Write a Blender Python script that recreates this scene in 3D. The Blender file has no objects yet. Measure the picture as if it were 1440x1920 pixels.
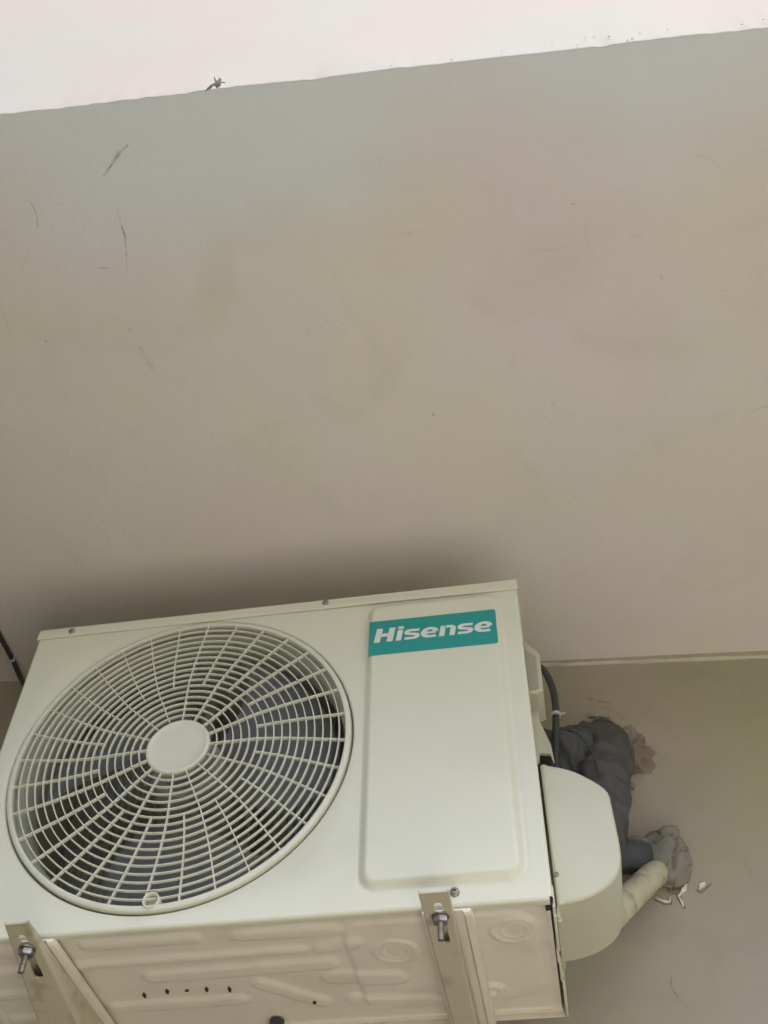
import bpy, bmesh, math, random
from mathutils import Vector, Matrix, noise
random.seed(7)
S = bpy.context.scene
C = S.collection

# ---------------------------------------------------------------- camera, light, exposure
cam_d = bpy.data.cameras.new('camera')
cam = bpy.data.objects.new('camera', cam_d); C.objects.link(cam)
right = Vector((0.98681, 0.16129, 0.0137)); down = Vector((-0.11521, 0.75924, -0.64054)); fwd = Vector((-0.11372, 0.63051, 0.7678))
M = Matrix((right, -down, -fwd)).transposed().to_4x4()
M.translation = Vector((0.79874, -1.19688, -0.69132))
cam.matrix_world = M
cam_d.sensor_fit = 'HORIZONTAL'; cam_d.sensor_width = 36; cam_d.lens = 36*2001.77/1440
cam_d.clip_start = 0.02; cam_d.clip_end = 500
S.camera = cam

SUN_EL, SUN_AZ = math.radians(62), math.radians(34)       # azimuth measured from -y (street side) towards +x is positive
sun_dir = Vector((math.sin(SUN_AZ)*math.cos(SUN_EL), -math.cos(SUN_AZ)*math.cos(SUN_EL), math.sin(SUN_EL)))
world = bpy.data.worlds.new('World'); S.world = world; world.use_nodes = True
wn = world.node_tree.nodes; wl = world.node_tree.links
for n in list(wn): wn.remove(n)
sky = wn.new('ShaderNodeTexSky'); sky.sky_type = 'NISHITA'; sky.sun_disc = False
sky.sun_elevation = SUN_EL; sky.sun_rotation = math.atan2(sun_dir.x, sun_dir.y)
sky.dust_density = 4.0; sky.air_density = 1.0; sky.ozone_density = 1.0
bg = wn.new('ShaderNodeBackground'); bg.inputs[1].default_value = 0.085
wo = wn.new('ShaderNodeOutputWorld')
wl.new(sky.outputs[0], bg.inputs[0]); wl.new(bg.outputs[0], wo.inputs[0])
sd = bpy.data.lights.new('sun', 'SUN'); sd.energy = 1.5; sd.angle = math.radians(50); sd.color = (1.0, 0.935, 0.81)
so = bpy.data.objects.new('sun', sd); C.objects.link(so)
so.rotation_euler = (-sun_dir).to_track_quat('-Z', 'Y').to_euler(); so.location = (0, -4, 8)
S.view_settings.view_transform = 'Standard'; S.view_settings.look = 'None'
S.view_settings.gamma = 1; S.view_settings.use_curve_mapping = False
S.view_settings.exposure = 2.07
S.render.engine = 'CYCLES'
S.cycles.max_bounces = 10; S.cycles.diffuse_bounces = 6

# ---------------------------------------------------------------- materials
def mat(name, col, rough=0.5, metal=0.0, spec=0.5, var=None, vscale=3.0, bump=0.0, bscale=200.0, dirt=None, dscale=8.0, dlo=0.55, dhi=0.75, bump2=0.0, b2scale=6.0):
    m = bpy.data.materials.new(name); m.use_nodes = True
    nt = m.node_tree; N = nt.nodes; L = nt.links
    b = N['Principled BSDF']
    b.inputs['Roughness'].default_value = rough; b.inputs['Metallic'].default_value = metal
    b.inputs['Specular IOR Level'].default_value = spec
    geo = N.new('ShaderNodeTexCoord'); out = None
    def nz(scale, detail=4, dist=0.0):
        n = N.new('ShaderNodeTexNoise'); n.inputs['Scale'].default_value = scale; n.inputs['Detail'].default_value = detail
        n.inputs['Distortion'].default_value = dist
        L.new(geo.outputs['Object'], n.inputs['Vector']); return n
    c0 = N.new('ShaderNodeRGB'); c0.outputs[0].default_value = (*col, 1); cur = c0.outputs[0]
    def mix(cur, col2, fac_sock):
        x = N.new('ShaderNodeMix'); x.data_type = 'RGBA'
        L.new(fac_sock, x.inputs[0]); L.new(cur, x.inputs[6]); x.inputs[7].default_value = (*col2, 1); return x.outputs[2]
    def ramp(sock, lo, hi, v1=1.0):
        r = N.new('ShaderNodeMapRange'); r.inputs[1].default_value = lo; r.inputs[2].default_value = hi; r.inputs[4].default_value = v1
        L.new(sock, r.inputs[0]); return r.outputs[0]
    if var:
        for i, v in enumerate(var):
            cur = mix(cur, v, ramp(nz(vscale*(1+0.45*i), 3, 0.4*i).outputs[0], 0.42, 0.68))
    if dirt:
        cur = mix(cur, dirt, ramp(nz(dscale, 8, 0.6).outputs[0], dlo, dhi, 0.8))
    L.new(cur, b.inputs['Base Color'])
    nrm = None
    if bump2:
        bp = N.new('ShaderNodeBump'); bp.inputs['Strength'].default_value = 1; bp.inputs['Distance'].default_value = bump2
        L.new(nz(b2scale, 4).outputs[0], bp.inputs['Height']); nrm = bp.outputs[0]
    if bump:
        bp = N.new('ShaderNodeBump'); bp.inputs['Strength'].default_value = 1; bp.inputs['Distance'].default_value = bump
        L.new(nz(bscale, 3).outputs[0], bp.inputs['Height'])
        if nrm: L.new(nrm, bp.inputs['Normal'])
        nrm = bp.outputs[0]
    if nrm: L.new(nrm, b.inputs['Normal'])
    return m

M_ceil = mat('ceiling_paint', (0.745, 0.70, 0.67), 0.85, var=[(0.765, 0.655, 0.71), (0.745, 0.69, 0.61)], vscale=1.9, bump=0.0007, bscale=130, bump2=0.006, b2scale=6, dirt=(0.66, 0.62, 0.55), dscale=5.5, dlo=0.52, dhi=0.74)
# bluish-grey tone of the ceiling paint in a band along the open edge
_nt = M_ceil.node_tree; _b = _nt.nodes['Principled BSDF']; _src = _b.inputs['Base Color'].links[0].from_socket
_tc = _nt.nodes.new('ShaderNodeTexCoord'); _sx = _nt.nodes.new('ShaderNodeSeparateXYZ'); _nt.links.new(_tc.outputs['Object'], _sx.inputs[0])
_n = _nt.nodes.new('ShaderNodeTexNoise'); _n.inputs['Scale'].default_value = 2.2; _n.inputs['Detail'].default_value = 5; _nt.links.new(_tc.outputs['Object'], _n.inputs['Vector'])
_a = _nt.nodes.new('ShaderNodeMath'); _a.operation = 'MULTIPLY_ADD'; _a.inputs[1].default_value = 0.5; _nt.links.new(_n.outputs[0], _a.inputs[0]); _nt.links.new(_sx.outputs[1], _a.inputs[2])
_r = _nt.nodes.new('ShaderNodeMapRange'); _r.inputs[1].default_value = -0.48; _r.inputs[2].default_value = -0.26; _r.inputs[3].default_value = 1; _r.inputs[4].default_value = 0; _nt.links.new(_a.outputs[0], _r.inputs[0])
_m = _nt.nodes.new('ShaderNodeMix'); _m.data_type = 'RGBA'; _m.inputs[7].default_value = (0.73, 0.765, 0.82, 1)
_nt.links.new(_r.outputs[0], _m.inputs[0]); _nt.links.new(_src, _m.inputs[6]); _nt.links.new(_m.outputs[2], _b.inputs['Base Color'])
M_wall = mat('wall_paint', (0.385, 0.342, 0.275), 0.85, var=[(0.40, 0.33, 0.285), (0.37, 0.355, 0.235)], vscale=3.2, bump=0.0008, bscale=120, bump2=0.006, b2scale=7, dirt=(0.35, 0.31, 0.245), dscale=9, dlo=0.52, dhi=0.75)
M_face = mat('facade_render', (0.285, 0.264, 0.257), 0.9, var=[(0.30, 0.262, 0.258), (0.27, 0.278, 0.272)], vscale=2.5, bump=0.00012, bscale=70, bump2=0.001, b2scale=5)
M_ground = mat('ground_asphalt', (0.08, 0.08, 0.065), 0.9, var=[(0.07, 0.08, 0.05), (0.09, 0.085, 0.065)], vscale=0.7, bump=0.003, bscale=30)
M_bounce = mat('bounce_pale', (0.76, 0.74, 0.66), 0.8, var=[(0.70, 0.68, 0.60)], vscale=1.5, bump=0.001, bscale=40)  # bright colour for the added slab that bounces light upward
M_side = mat('side_shading_dark', (0.16, 0.15, 0.13), 0.9, bump=0.0005, bscale=120)  # dark so that the added side wall returns little light
M_bead = mat('corner_caulk', (0.62, 0.57, 0.49), 0.8, dirt=(0.40, 0.36, 0.29), dscale=11, dlo=0.5, dhi=0.7)
M_lint = mat('lint', (0.32, 0.31, 0.30), 0.9)
M_absorb = mat('light_absorber', (0.06, 0.055, 0.04), 0.95, bump=0.01, bscale=20)  # soaks up bounce light, for the added dark pieces out of view
M_panel = mat('panel_paint', (0.70, 0.69, 0.565), 0.28, var=[(0.68, 0.665, 0.54)], vscale=2.5, bump=0.00003, bscale=350, dirt=(0.62, 0.59, 0.465), dscale=6, dlo=0.58, dhi=0.95)
M_base = mat('base_pan_paint', (0.79, 0.73, 0.63), 0.5, var=[(0.75, 0.705, 0.60), (0.79, 0.715, 0.635)], vscale=7, bump=0.00004, bscale=300, dirt=(0.60, 0.53, 0.41), dscale=14, dlo=0.55, dhi=0.9)
M_grille = mat('grille_plastic', (0.66, 0.65, 0.54), 0.42, spec=0.4, dirt=(0.55, 0.53, 0.44), dscale=15, dlo=0.55, dhi=0.9)
M_cover = mat('cover_plastic', (0.55, 0.54, 0.42), 0.36, dirt=(0.62, 0.58, 0.48), dscale=10, dlo=0.6, dhi=0.95, bump=0.00003, bscale=200)
M_shroud = mat('shroud_paint', (0.52, 0.52, 0.44), 0.6)
M_fan = mat('fan_plastic', (0.30, 0.305, 0.31), 0.45)
M_inner = mat('inner_steel', (0.55, 0.55, 0.48), 0.6)
M_coil = mat('coil_fins', (0.55, 0.55, 0.51), 0.5)
M_dark = mat('gap_shade', (0.03, 0.03, 0.028), 0.7)  # near-black colour stands in for the shade inside gaps and slots
M_arm = mat('bracket_paint', (0.54, 0.49, 0.37), 0.45, var=[(0.50, 0.455, 0.335), (0.56, 0.49, 0.395)], vscale=9, dirt=(0.30, 0.24, 0.15), dscale=26, dlo=0.54, dhi=0.74, bump=0.00005, bscale=250)
M_bolt = mat('zinc_bolt', (0.42, 0.41, 0.38), 0.38, metal=0.85, dirt=(0.18, 0.14, 0.1), dscale=90, dlo=0.45, dhi=0.7)
M_screw = mat('screw_steel', (0.36, 0.34, 0.30), 0.4, metal=0.7, dirt=(0.16, 0.13, 0.1), dscale=160, dlo=0.45, dhi=0.7)
M_teal = mat('teal_print', (0.012, 0.30, 0.285), 0.35)
M_white = mat('white_print', (0.72, 0.73, 0.68), 0.4)
M_cable = mat('black_cable', (0.045, 0.048, 0.052), 0.5)
M_tie = mat('white_plastic', (0.6, 0.6, 0.57), 0.5)
M_tape = mat('grey_tape', (0.082, 0.082, 0.084), 0.75, spec=0.3, var=[(0.105, 0.102, 0.098)], vscale=14, bump=0.0012, bscale=70, bump2=0.008, b2scale=22)
M_dtape = mat('dark_pipe_insulation', (0.062, 0.066, 0.078), 0.6, bump=0.001, bscale=60)
M_foam = mat('grey_putty', (0.235, 0.222, 0.18), 0.85, var=[(0.19, 0.195, 0.17), (0.27, 0.24, 0.195)], vscale=18, bump=0.0016, bscale=110, bump2=0.004, b2scale=45)
M_pvc = mat('pvc_pipe', (0.56, 0.53, 0.385), 0.5, var=[(0.50, 0.47, 0.33)], vscale=14, dirt=(0.24, 0.22, 0.14), dscale=34, dlo=0.50, dhi=0.68, bump=0.0004, bscale=70)
M_chip = mat('bare_plaster', (0.80, 0.77, 0.70), 0.9, bump=0.001, bscale=200)
M_mortar = mat('rough_mortar', (0.23, 0.185, 0.145), 0.95, var=[(0.29, 0.26, 0.20)], vscale=30, bump=0.003, bscale=90, bump2=0.006, b2scale=30)
M_mort2 = mat('pale_mortar', (0.36, 0.34, 0.27), 0.95, bump=0.002, bscale=90)
M_wire = mat('brown_wire', (0.16, 0.10, 0.07), 0.5)

def mark_mat(name, col, dens):
    m = bpy.data.materials.new(name); m.use_nodes = True
    N = m.node_tree.nodes; L = m.node_tree.links; b = N['Principled BSDF']
    b.inputs['Base Color'].default_value = (*col, 1); b.inputs['Roughness'].default_value = 0.9
    at = N.new('ShaderNodeVertexColor'); at.layer_name = 'soft'
    tc = N.new('ShaderNodeTexCoord'); n = N.new('ShaderNodeTexNoise'); n.inputs['Scale'].default_value = 120; n.inputs['Detail'].default_value = 4
    L.new(tc.outputs['Object'], n.inputs['Vector'])
    mr = N.new('ShaderNodeMapRange'); mr.inputs[1].default_value = 0.35; mr.inputs[2].default_value = 0.62; mr.inputs[3].default_value = 0.25*dens; mr.inputs[4].default_value = dens
    L.new(n.outputs[0], mr.inputs[0])
    mu = N.new('ShaderNodeMath'); mu.operation = 'MULTIPLY'
    L.new(mr.outputs[0], mu.inputs[0]); L.new(at.outputs[0], mu.inputs[1]); L.new(mu.outputs[0], b.inputs['Alpha'])
    return m
M_mark = mark_mat('scuff', (0.20, 0.19, 0.18), 0.56)
M_patch = mark_mat('patch_stain', (0.15, 0.11, 0.08), 0.5)

# ---------------------------------------------------------------- helpers
def link(name, bm, m, parent=None, smooth=True, angle=35, recalc=True):
    if recalc: bmesh.ops.recalc_face_normals(bm, faces=bm.faces[:])
    me = bpy.data.meshes.new(name); bm.to_mesh(me); bm.free()
    if smooth:
        for p in me.polygons: p.use_smooth = True
        me.set_sharp_from_angle(angle=math.radians(angle))
    me.materials.append(m)
    o = bpy.data.objects.new(name, me); C.objects.link(o)
    if parent: o.parent = parent
    return o
def thing(name, label, cat, loc=(0,0,0), group=None):
    o = bpy.data.objects.new(name, None); C.objects.link(o); o.location = loc
    o.empty_display_size = 0.05
    o['label'] = label; o['category'] = cat
    if group: o['group'] = group
    return o
def tag(o, label, cat, group=None):
    o['label'] = label; o['category'] = cat
    if group: o['group'] = group
    return o
def box(bm, x0, x1, y0, y1, z0, z1, bev=0.0, seg=2):
    r = bmesh.ops.create_cube(bm, size=1)
    for v in r['verts']:
        v.co = Vector(((x0+x1)/2+v.co.x*(x1-x0), (y0+y1)/2+v.co.y*(y1-y0), (z0+z1)/2+v.co.z*(z1-z0)))
    if bev:
        es = {e for v in r['verts'] for e in v.link_edges}
        bmesh.ops.bevel(bm, geom=list(es), offset=bev, segments=seg, affect='EDGES', profile=0.5)
def spline(pts, n=8):
    P = [Vector(p) for p in pts]; P = [P[0]*2-P[1]] + P + [P[-1]*2-P[-2]]; out = []
    for i in range(1, len(P)-2):
        for k in range(n):
            t = k/n; a, b, c, d = P[i-1], P[i], P[i+1], P[i+2]
            out.append(0.5*((2*b)+(-a+c)*t+(2*a-5*b+4*c-d)*t*t+(-a+3*b-3*c+d)*t**3))
    out.append(P[-2]); return out
def tube(bm, pts, rad, seg=14, cap=True, rough=0.0, rs=20, squash=1.0):
    n = len(pts); rings = []; up = None
    for i, p in enumerate(pts):
        t = (pts[min(i+1, n-1)]-pts[max(i-1, 0)]).normalized()
        if up is None: up = Vector((0,0,1)) if abs(t.z) < 0.9 else Vector((1,0,0))
        a = t.cross(up).normalized(); b = a.cross(t).normalized(); up = b
        r = rad(i/(n-1)) if callable(rad) else rad
        ring = []
        for k in range(seg):
            th = 2*math.pi*k/seg; d = a*math.cos(th)*squash+b*math.sin(th); q = p+d*r
            if rough: q += d*rough*noise.noise(q*rs)
            ring.append(bm.verts.new(q))
        rings.append(ring)
    for i in range(n-1):
        for k in range(seg):
            bm.faces.new((rings[i][k], rings[i][(k+1)%seg], rings[i+1][(k+1)%seg], rings[i+1][k]))
    if cap: bm.faces.new(rings[0][::-1]); bm.faces.new(rings[-1])
def extrude_profile(bm, prof, y0, y1, bev=0.0, caps=(True, True)):
    """closed x,z outline extruded along y, rounded towards y0"""
    steps = [(y1, 0.0), (y0+bev, 0.0)]
    if bev:
        for k in range(1, 5):
            a = k/4*math.pi/2; steps.append((y0+bev*(1-math.sin(a)), bev*(1-math.cos(a))))
    n = len(prof); rings = []
    cx = sum(p[0] for p in prof)/n; cz = sum(p[1] for p in prof)/n
    for y, ins in steps:
        ring = []
        for i in range(n):
            a = Vector(prof[i-1]); b = Vector(prof[i]); c = Vector(prof[(i+1) % n])
            d = (c-a).normalized(); nr = Vector((d.y, -d.x))
            if nr.dot(Vector((cx, cz))-b) < 0: nr = -nr
            q = b+nr*ins; ring.append(bm.verts.new((q.x, y, q.y)))
        rings.append(ring)
    for j in range(len(rings)-1):
        for i in range(n):
            bm.faces.new((rings[j][i], rings[j][(i+1)%n], rings[j+1][(i+1)%n], rings[j+1][i]))
    if caps[1]: bm.faces.new(rings[-1])
    if caps[0]: bm.faces.new(rings[0])
def screw(parent, p, axis, r=0.0045, h=0.0025):
    """pan head with a cross recess, on axis 'y' (towards -y) or 'x' (towards +x)"""
    bm = bmesh.new(); n = 20; rings = []
    for rr, hh in ((r, 0), (r*0.96, h*0.5), (r*0.7, h*0.9), (r*0.45, h), (r*0.4, h*0.35)):
        rings.append([bm.verts.new((rr*math.cos(2*math.pi*k/n)*(0.6 if hh == h*0.35 and k % 5 in (2, 3) else 1), -hh, rr*math.sin(2*math.pi*k/n)*(0.6 if hh == h*0.35 and k % 5 in (2, 3) else 1))) for k in range(n)])
    for j in range(4):
        for k in range(n): bm.faces.new((rings[j][k], rings[j][(k+1)%n], rings[j+1][(k+1)%n], rings[j+1][k]))
    bm.faces.new(rings[-1])
    o = link('screw', bm, M_screw, parent)
    o.location = p
    if axis == 'x': o.rotation_euler = (0, 0, math.pi/2)
    return o
def sdf_rr(x, z, x0, x1, z0, z1, r):
    qx = abs(x-(x0+x1)/2)-(x1-x0)/2+r; qz = abs(z-(z0+z1)/2)-(z1-z0)/2+r
    return math.hypot(max(qx, 0), max(qz, 0))+min(max(qx, qz), 0)-r
def sst(a, b, x):
    t = min(max((x-a)/(b-a), 0), 1); return t*t*(3-2*t)

# ---------------------------------------------------------------- setting: ground, ceiling slab, facade, wall
bm = bmesh.new(); box(bm, -150, 150, -150, 150, -2.6, -2.3)
g = link('ground', bm, M_ground, smooth=False); g['kind'] = 'structure'
bm = bmesh.new(); box(bm, -15, 15, -0.198, 1.8, -2.5, -2.28); o = link('absorber_strip', bm, M_absorb, smooth=False); o['kind'] = 'structure'  # unseen dark strip, added to keep bounce off the ceiling near the wall
bm = bmesh.new(); box(bm, 0.45, 2.8, -1.95, -0.25, -2.5, -1.9); o = link('bounce_slab', bm, M_bounce, smooth=False); o['kind'] = 'structure'  # unseen pale slab, added to bounce light up onto the ceiling

def wy(x): return 0.4155+0.0888*(x-0.88)                      # wall plane (slightly skewed to the unit)
def ey(x): return -0.758+0.047*(x-0.69)                       # outer edge of the slab
ZC = 0.74; FH = 2.2
# ceiling: gently uneven sheet with real thickness; front edge carries a slightly ragged arris
xs = [-15.0, -6.0, -3.0, -2.0, -1.2, -0.7]+[-0.4+0.008*i for i in range(263)]+[2.2, 3.0, 4.0, 8.0, 15.0]
def jit(x): return 0.0022*noise.noise(Vector((x*9, 3, 1)))+0.0014*noise.noise(Vector((x*60, 5, 2)))+(0.004*max(0, noise.noise(Vector((x*35, 9, 4)))-0.25))
bm = bmesh.new(); cols = []
NY = 30
for x in xs:
    col = []
    y0, y1 = ey(x)+jit(x), wy(x)+0.05
    for j in range(NY+1):
        y = y0+(y1-y0)*j/NY
        z = ZC+0.0035*noise.noise(Vector((x*1.7, y*1.7, 0)))+(0.0012 if j == 0 else 0)
        if j == NY: z = ZC+0.0
        col.append(bm.verts.new((x, y, z)))
    col.append(bm.verts.new((x, y1, ZC+0.2))); col.insert(0, bm.verts.new((x, y0+0.03, ZC+0.2)))
    cols.append(col)
for a, b in zip(cols, cols[1:]):
    m_ = len(a)
    for j in range(m_): bm.faces.new((a[j], a[(j+1)%m_], b[(j+1)%m_], b[j]))
bm.faces.new(cols[0]); bm.faces.new(cols[-1])
ceiling = link('ceiling', bm, M_ceil, angle=50); ceiling['kind'] = 'structure'

# facade above the slab edge: render coat a few mm proud of the slab, lower arris rounded and crumbly
bm = bmesh.new(); cols = []
for x in xs:
    e = ey(x)+jit(x); k = 0.0025*noise.noise(Vector((x*22, 1, 7)))
    zl = ZC+0.0014+0.0035*noise.noise(Vector((x*1.7, e*1.7, 0)))
    pr = [(e+0.012, ZC+0.20), (e+0.0025, zl+0.004), (e+0.0004, zl+0.0002), (e-0.0002, zl+0.0001), (e-0.0004, zl+0.0004), (e-0.0005, zl+0.0009), (e-0.0005, zl+0.006)]
    for h in (0.02, 0.035, 0.055, 0.08, 0.12, 0.18, 0.27, 0.4, 0.6, 0.9, 1.5, FH):
        f_ = min(1, h/0.1); pr.append((e*(1-f_)+ey(x)*f_-0.0005+0.010*h*min(1, 1/h/4)+0.0008*noise.noise(Vector((x*4, h*5, 2)))*f_, ZC+h))
    pr.append((ey(x)+0.25, ZC+FH)); pr.append((ey(x)+0.25, ZC+0.21))
    cols.append([bm.verts.new((x, y, z)) for y, z in pr])
for a, b in zip(cols, cols[1:]):
    m_ = len(a)
    for j in range(m_): bm.faces.new((a[j], a[(j+1)%m_], b[(j+1)%m_], b[j]))
bm.faces.new(cols[0]); bm.faces.new(cols[-1])
fac = link('facade', bm, M_face, angle=60); fac['kind'] = 'structure'

# back wall, with a rounded plaster bead in the corner with the ceiling
bm = bmesh.new(); cols = []
zs = [-2.35, -1.5, -0.8, -0.4]+[-0.3+0.03*i for i in range(34)]
for x in [-15.0, -6.0, -3.0, -2.0, -1.2, -0.7]+[-0.4+0.03*i for i in range(71)]+[2.2, 3.0, 4.0, 8.0, 15.0]:
    col = []
    for z in zs:
        col.append(bm.verts.new((x, wy(x)+0.003*noise.noise(Vector((x*2.3, 4, z*2.3))), z)))
    y = wy(x); k = 0.0016*noise.noise(Vector((x*20, 2, 5)))
    for dy, dz in ((0, -0.016), (-0.0015, -0.011), (-0.004-k, -0.008), (-0.0075, -0.0055-k), (-0.011, -0.003), (-0.014, 0.004)):
        col.append(bm.verts.new((x, y+dy, ZC+dz)))
    col.append(bm.verts.new((x, y+0.25, ZC+0.004))); col.append(bm.verts.new((x, y+0.25, -2.35)))
    cols.append(col)
for a, b in zip(cols, cols[1:]):
    m_ = len(a)
    for j in range(m_): bm.faces.new((a[j], a[(j+1)%m_], b[(j+1)%m_], b[j]))
bm.faces.new(cols[0]); bm.faces.new(cols[-1])
wall = link('wall', bm, M_wall, angle=60); wall['kind'] = 'structure'

bm = bmesh.new(); P = [Vector((x, wy(x)-0.0042, ZC-0.0068+0.0010*noise.noise(Vector((x*14, 1, 3))))) for x in [0.3+0.02*i for i in range(110)]]
tube(bm, P, 0.0042, 8, rough=0.0016, rs=35)
link('caulk_bead', bm, M_bead, wall)

# added side wall, unseen to the left, blocks light from that side
bm = bmesh.new(); box(bm, -0.75, -0.33, -0.78, 0.34, -2.35, ZC-0.003)
sw_ = link('shading_side_wall', bm, M_side, smooth=False); sw_['kind'] = 'structure'

# added dark slab, unseen low on the wall, cuts bounce onto the rear ceiling
bm = bmesh.new(); box(bm, -15, 15, 0.0, 0.06, -2.3, -0.20)
for v in bm.verts: v.co.y += wy(v.co.x)-0.058-0.012
o = link('wall_foot_absorber', bm, M_absorb, smooth=False); o['kind'] = 'structure'

# scuffs, scratches on the paint (thin films with soft edges)
def film(name, pts, w, parent, plane, m=M_mark, dens=1.0, off=0.0011):
    """pts on the ceiling (x,y) or on the wall (x,z); w = half width at the middle"""
    P = spline([Vector((a, b, 0)) for a, b in pts], 6) if len(pts) > 2 else [Vector((*pts[0], 0)).lerp(Vector((*pts[1], 0)), t/8) for t in range(9)]
    bm = bmesh.new(); cl = bm.loops.layers.color.new('soft'); rows = []; n = len(P)
    for i, p in enumerate(P):
        t = (P[min(i+1, n-1)]-P[max(i-1, 0)]).normalized(); s = Vector((-t.y, t.x, 0)); f = i/(n-1)
        ww = w*(0.35+0.65*math.sin(math.pi*f))*(1+0.5*noise.noise(Vector((p.x*60, p.y*60, 1))))
        row = []
        for k, al in ((-1, 0), (-0.3, 1), (0.3, 1), (1, 0)):
            q = p+s*ww*k
            if plane == 'c': co = (q.x, q.y, ZC+0.0035*noise.noise(Vector((q.x*1.7, q.y*1.7, 0)))-off)
            else: co = (q.x, wy(q.x)+0.003*noise.noise(Vector((q.x*2.3, 4, q.y*2.3)))-off, q.y)
            row.append((bm.verts.new(co), al*dens*(0 if i in (0, n-1) else 1)))
        rows.append(row)
    for a, b in zip(rows, rows[1:]):
        for k in range(3):
            q = (a[k], a[k+1], b[k+1], b[k]); f = bm.faces.new([v for v, _ in q])
            for lp, (_, al) in zip(f.loops, q): lp[cl] = (al, al, al, 1)
    return link(name, bm, m, parent, recalc=False)
for pts, w, d in [
    ([(0.349, -0.717), (0.333, -0.708), (0.317, -0.694), (0.298, -0.678)], 0.0028, 0.9),
    ([(0.184, -0.666), (0.187, -0.642), (0.180, -0.618)], 0.0018, 0.7),
    ([(0.162, -0.594), (0.145, -0.575), (0.124, -0.55)], 0.0018, 0.4),
    ([(0.217, -0.655), (0.230, -0.648)], 0.0014, 0.6),
    ([(0.304, -0.636), (0.302, -0.61), (0.298, -0.575), (0.286, -0.534)], 0.0017, 0.75),
    ([(0.301, -0.605), (0.302, -0.585)], 0.0028, 0.9),
    ([(0.265, -0.415), (0.269, -0.39), (0.274, -0.362)], 0.0075, 0.5),
    ([(0.240, -0.549), (0.264, -0.544)], 0.0024, 0.7),
    ([(0.252, -0.540), (0.270, -0.532)], 0.0018, 0.45),
    ([(0.241, -0.633), (0.237, -0.605), (0.243, -0.58)], 0.0016, 0.35),
    ([(1.190, -0.134), (1.212, -0.144), (1.245, -0.152)], 0.0024, 0.5),
    ([(0.697, -0.219), (0.701, -0.209)], 0.0026, 0.8),
    ([(0.936, -0.540), (0.943, -0.538)], 0.0028, 0.9),
    ([(0.123, -0.444), (0.127, -0.438)], 0.0026, 0.8),
    ([(0.995, -0.494), (1.02, -0.48), (1.055, -0.464)], 0.0016, 0.4),
    ([(0.950, -0.43), (0.985, -0.42), (1.04, -0.415)], 0.0016, 0.35),
    ([(0.56, -0.42), (0.563, -0.405)], 0.004, 0.35), ([(0.67, -0.41), (0.674, -0.395)], 0.004, 0.3),
    ([(1.06, -0.41), (1.064, -0.40)], 0.003, 0.6), ([(0.52, -0.475), (0.524, -0.46)], 0.002, 0.4),
]:
    film('scuff_mark', pts, w, ceiling, 'c', dens=d)
rs_ = random.Random(21)
for i in range(46):
    x = rs_.uniform(0.02, 1.25); y = rs_.uniform(-0.70, 0.0); a = rs_.uniform(0, 6.28); l = rs_.choice([0.004, 0.006, 0.012, 0.03, 0.05])
    b_ = a+rs_.uniform(-0.6, 0.6)
    film('scuff_mark', [(x, y), (x+l*math.cos(a), y+l*math.sin(a)), (x+l*(math.cos(a)+math.cos(b_)), y+l*(math.sin(a)+math.sin(b_)))], rs_.uniform(0.0008, 0.0022) if l > 0.01 else rs_.uniform(0.0014, 0.003), ceiling, 'c', dens=rs_.uniform(0.22, 0.5))
for i in range(16):
    x = rs_.uniform(0.95, 1.25); y = rs_.uniform(0.05, 0.66); a = rs_.uniform(0, 6.28); l = rs_.choice([0.003, 0.005, 0.012, 0.02])
    film('scuff_mark', [(x, y), (x+l*math.cos(a), y+l*math.sin(a))], rs_.uniform(0.001, 0.0022), wall, 'w', dens=rs_.uniform(0.15, 0.4))
for pts, w, d in [
    ([(0.964, 0.105), (0.960, 0.088), (0.968, 0.066)], 0.002, 0.8), ([(0.966, 0.066), (0.985, 0.05), (1.01, 0.045)], 0.0018, 0.4),
    ([(1.114, 0.304), (1.117, 0.285), (1.123, 0.26)], 0.0018, 0.5), ([(1.06, 0.355), (1.08, 0.36), (1.085, 0.34)], 0.0016, 0.4),
    ([(1.003, 0.49), (1.010, 0.484)], 0.003, 0.7), ([(0.997, 0.585), (1.004, 0.578)], 0.004, 0.4),
    ([(0.905, 0.65), (0.93, 0.64), (0.955, 0.634)], 0.004, 0.7), ([(0.918, 0.66), (0.914, 0.64), (0.925, 0.622)], 0.006, 0.5),
    ([(0.93, 0.628), (0.955, 0.615), (0.972, 0.59)], 0.009, 0.5),
]:
    film('scuff_mark', pts, w, wall, 'w', m=M_patch if w > 0.0035 else M_mark, dens=d)

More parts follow.
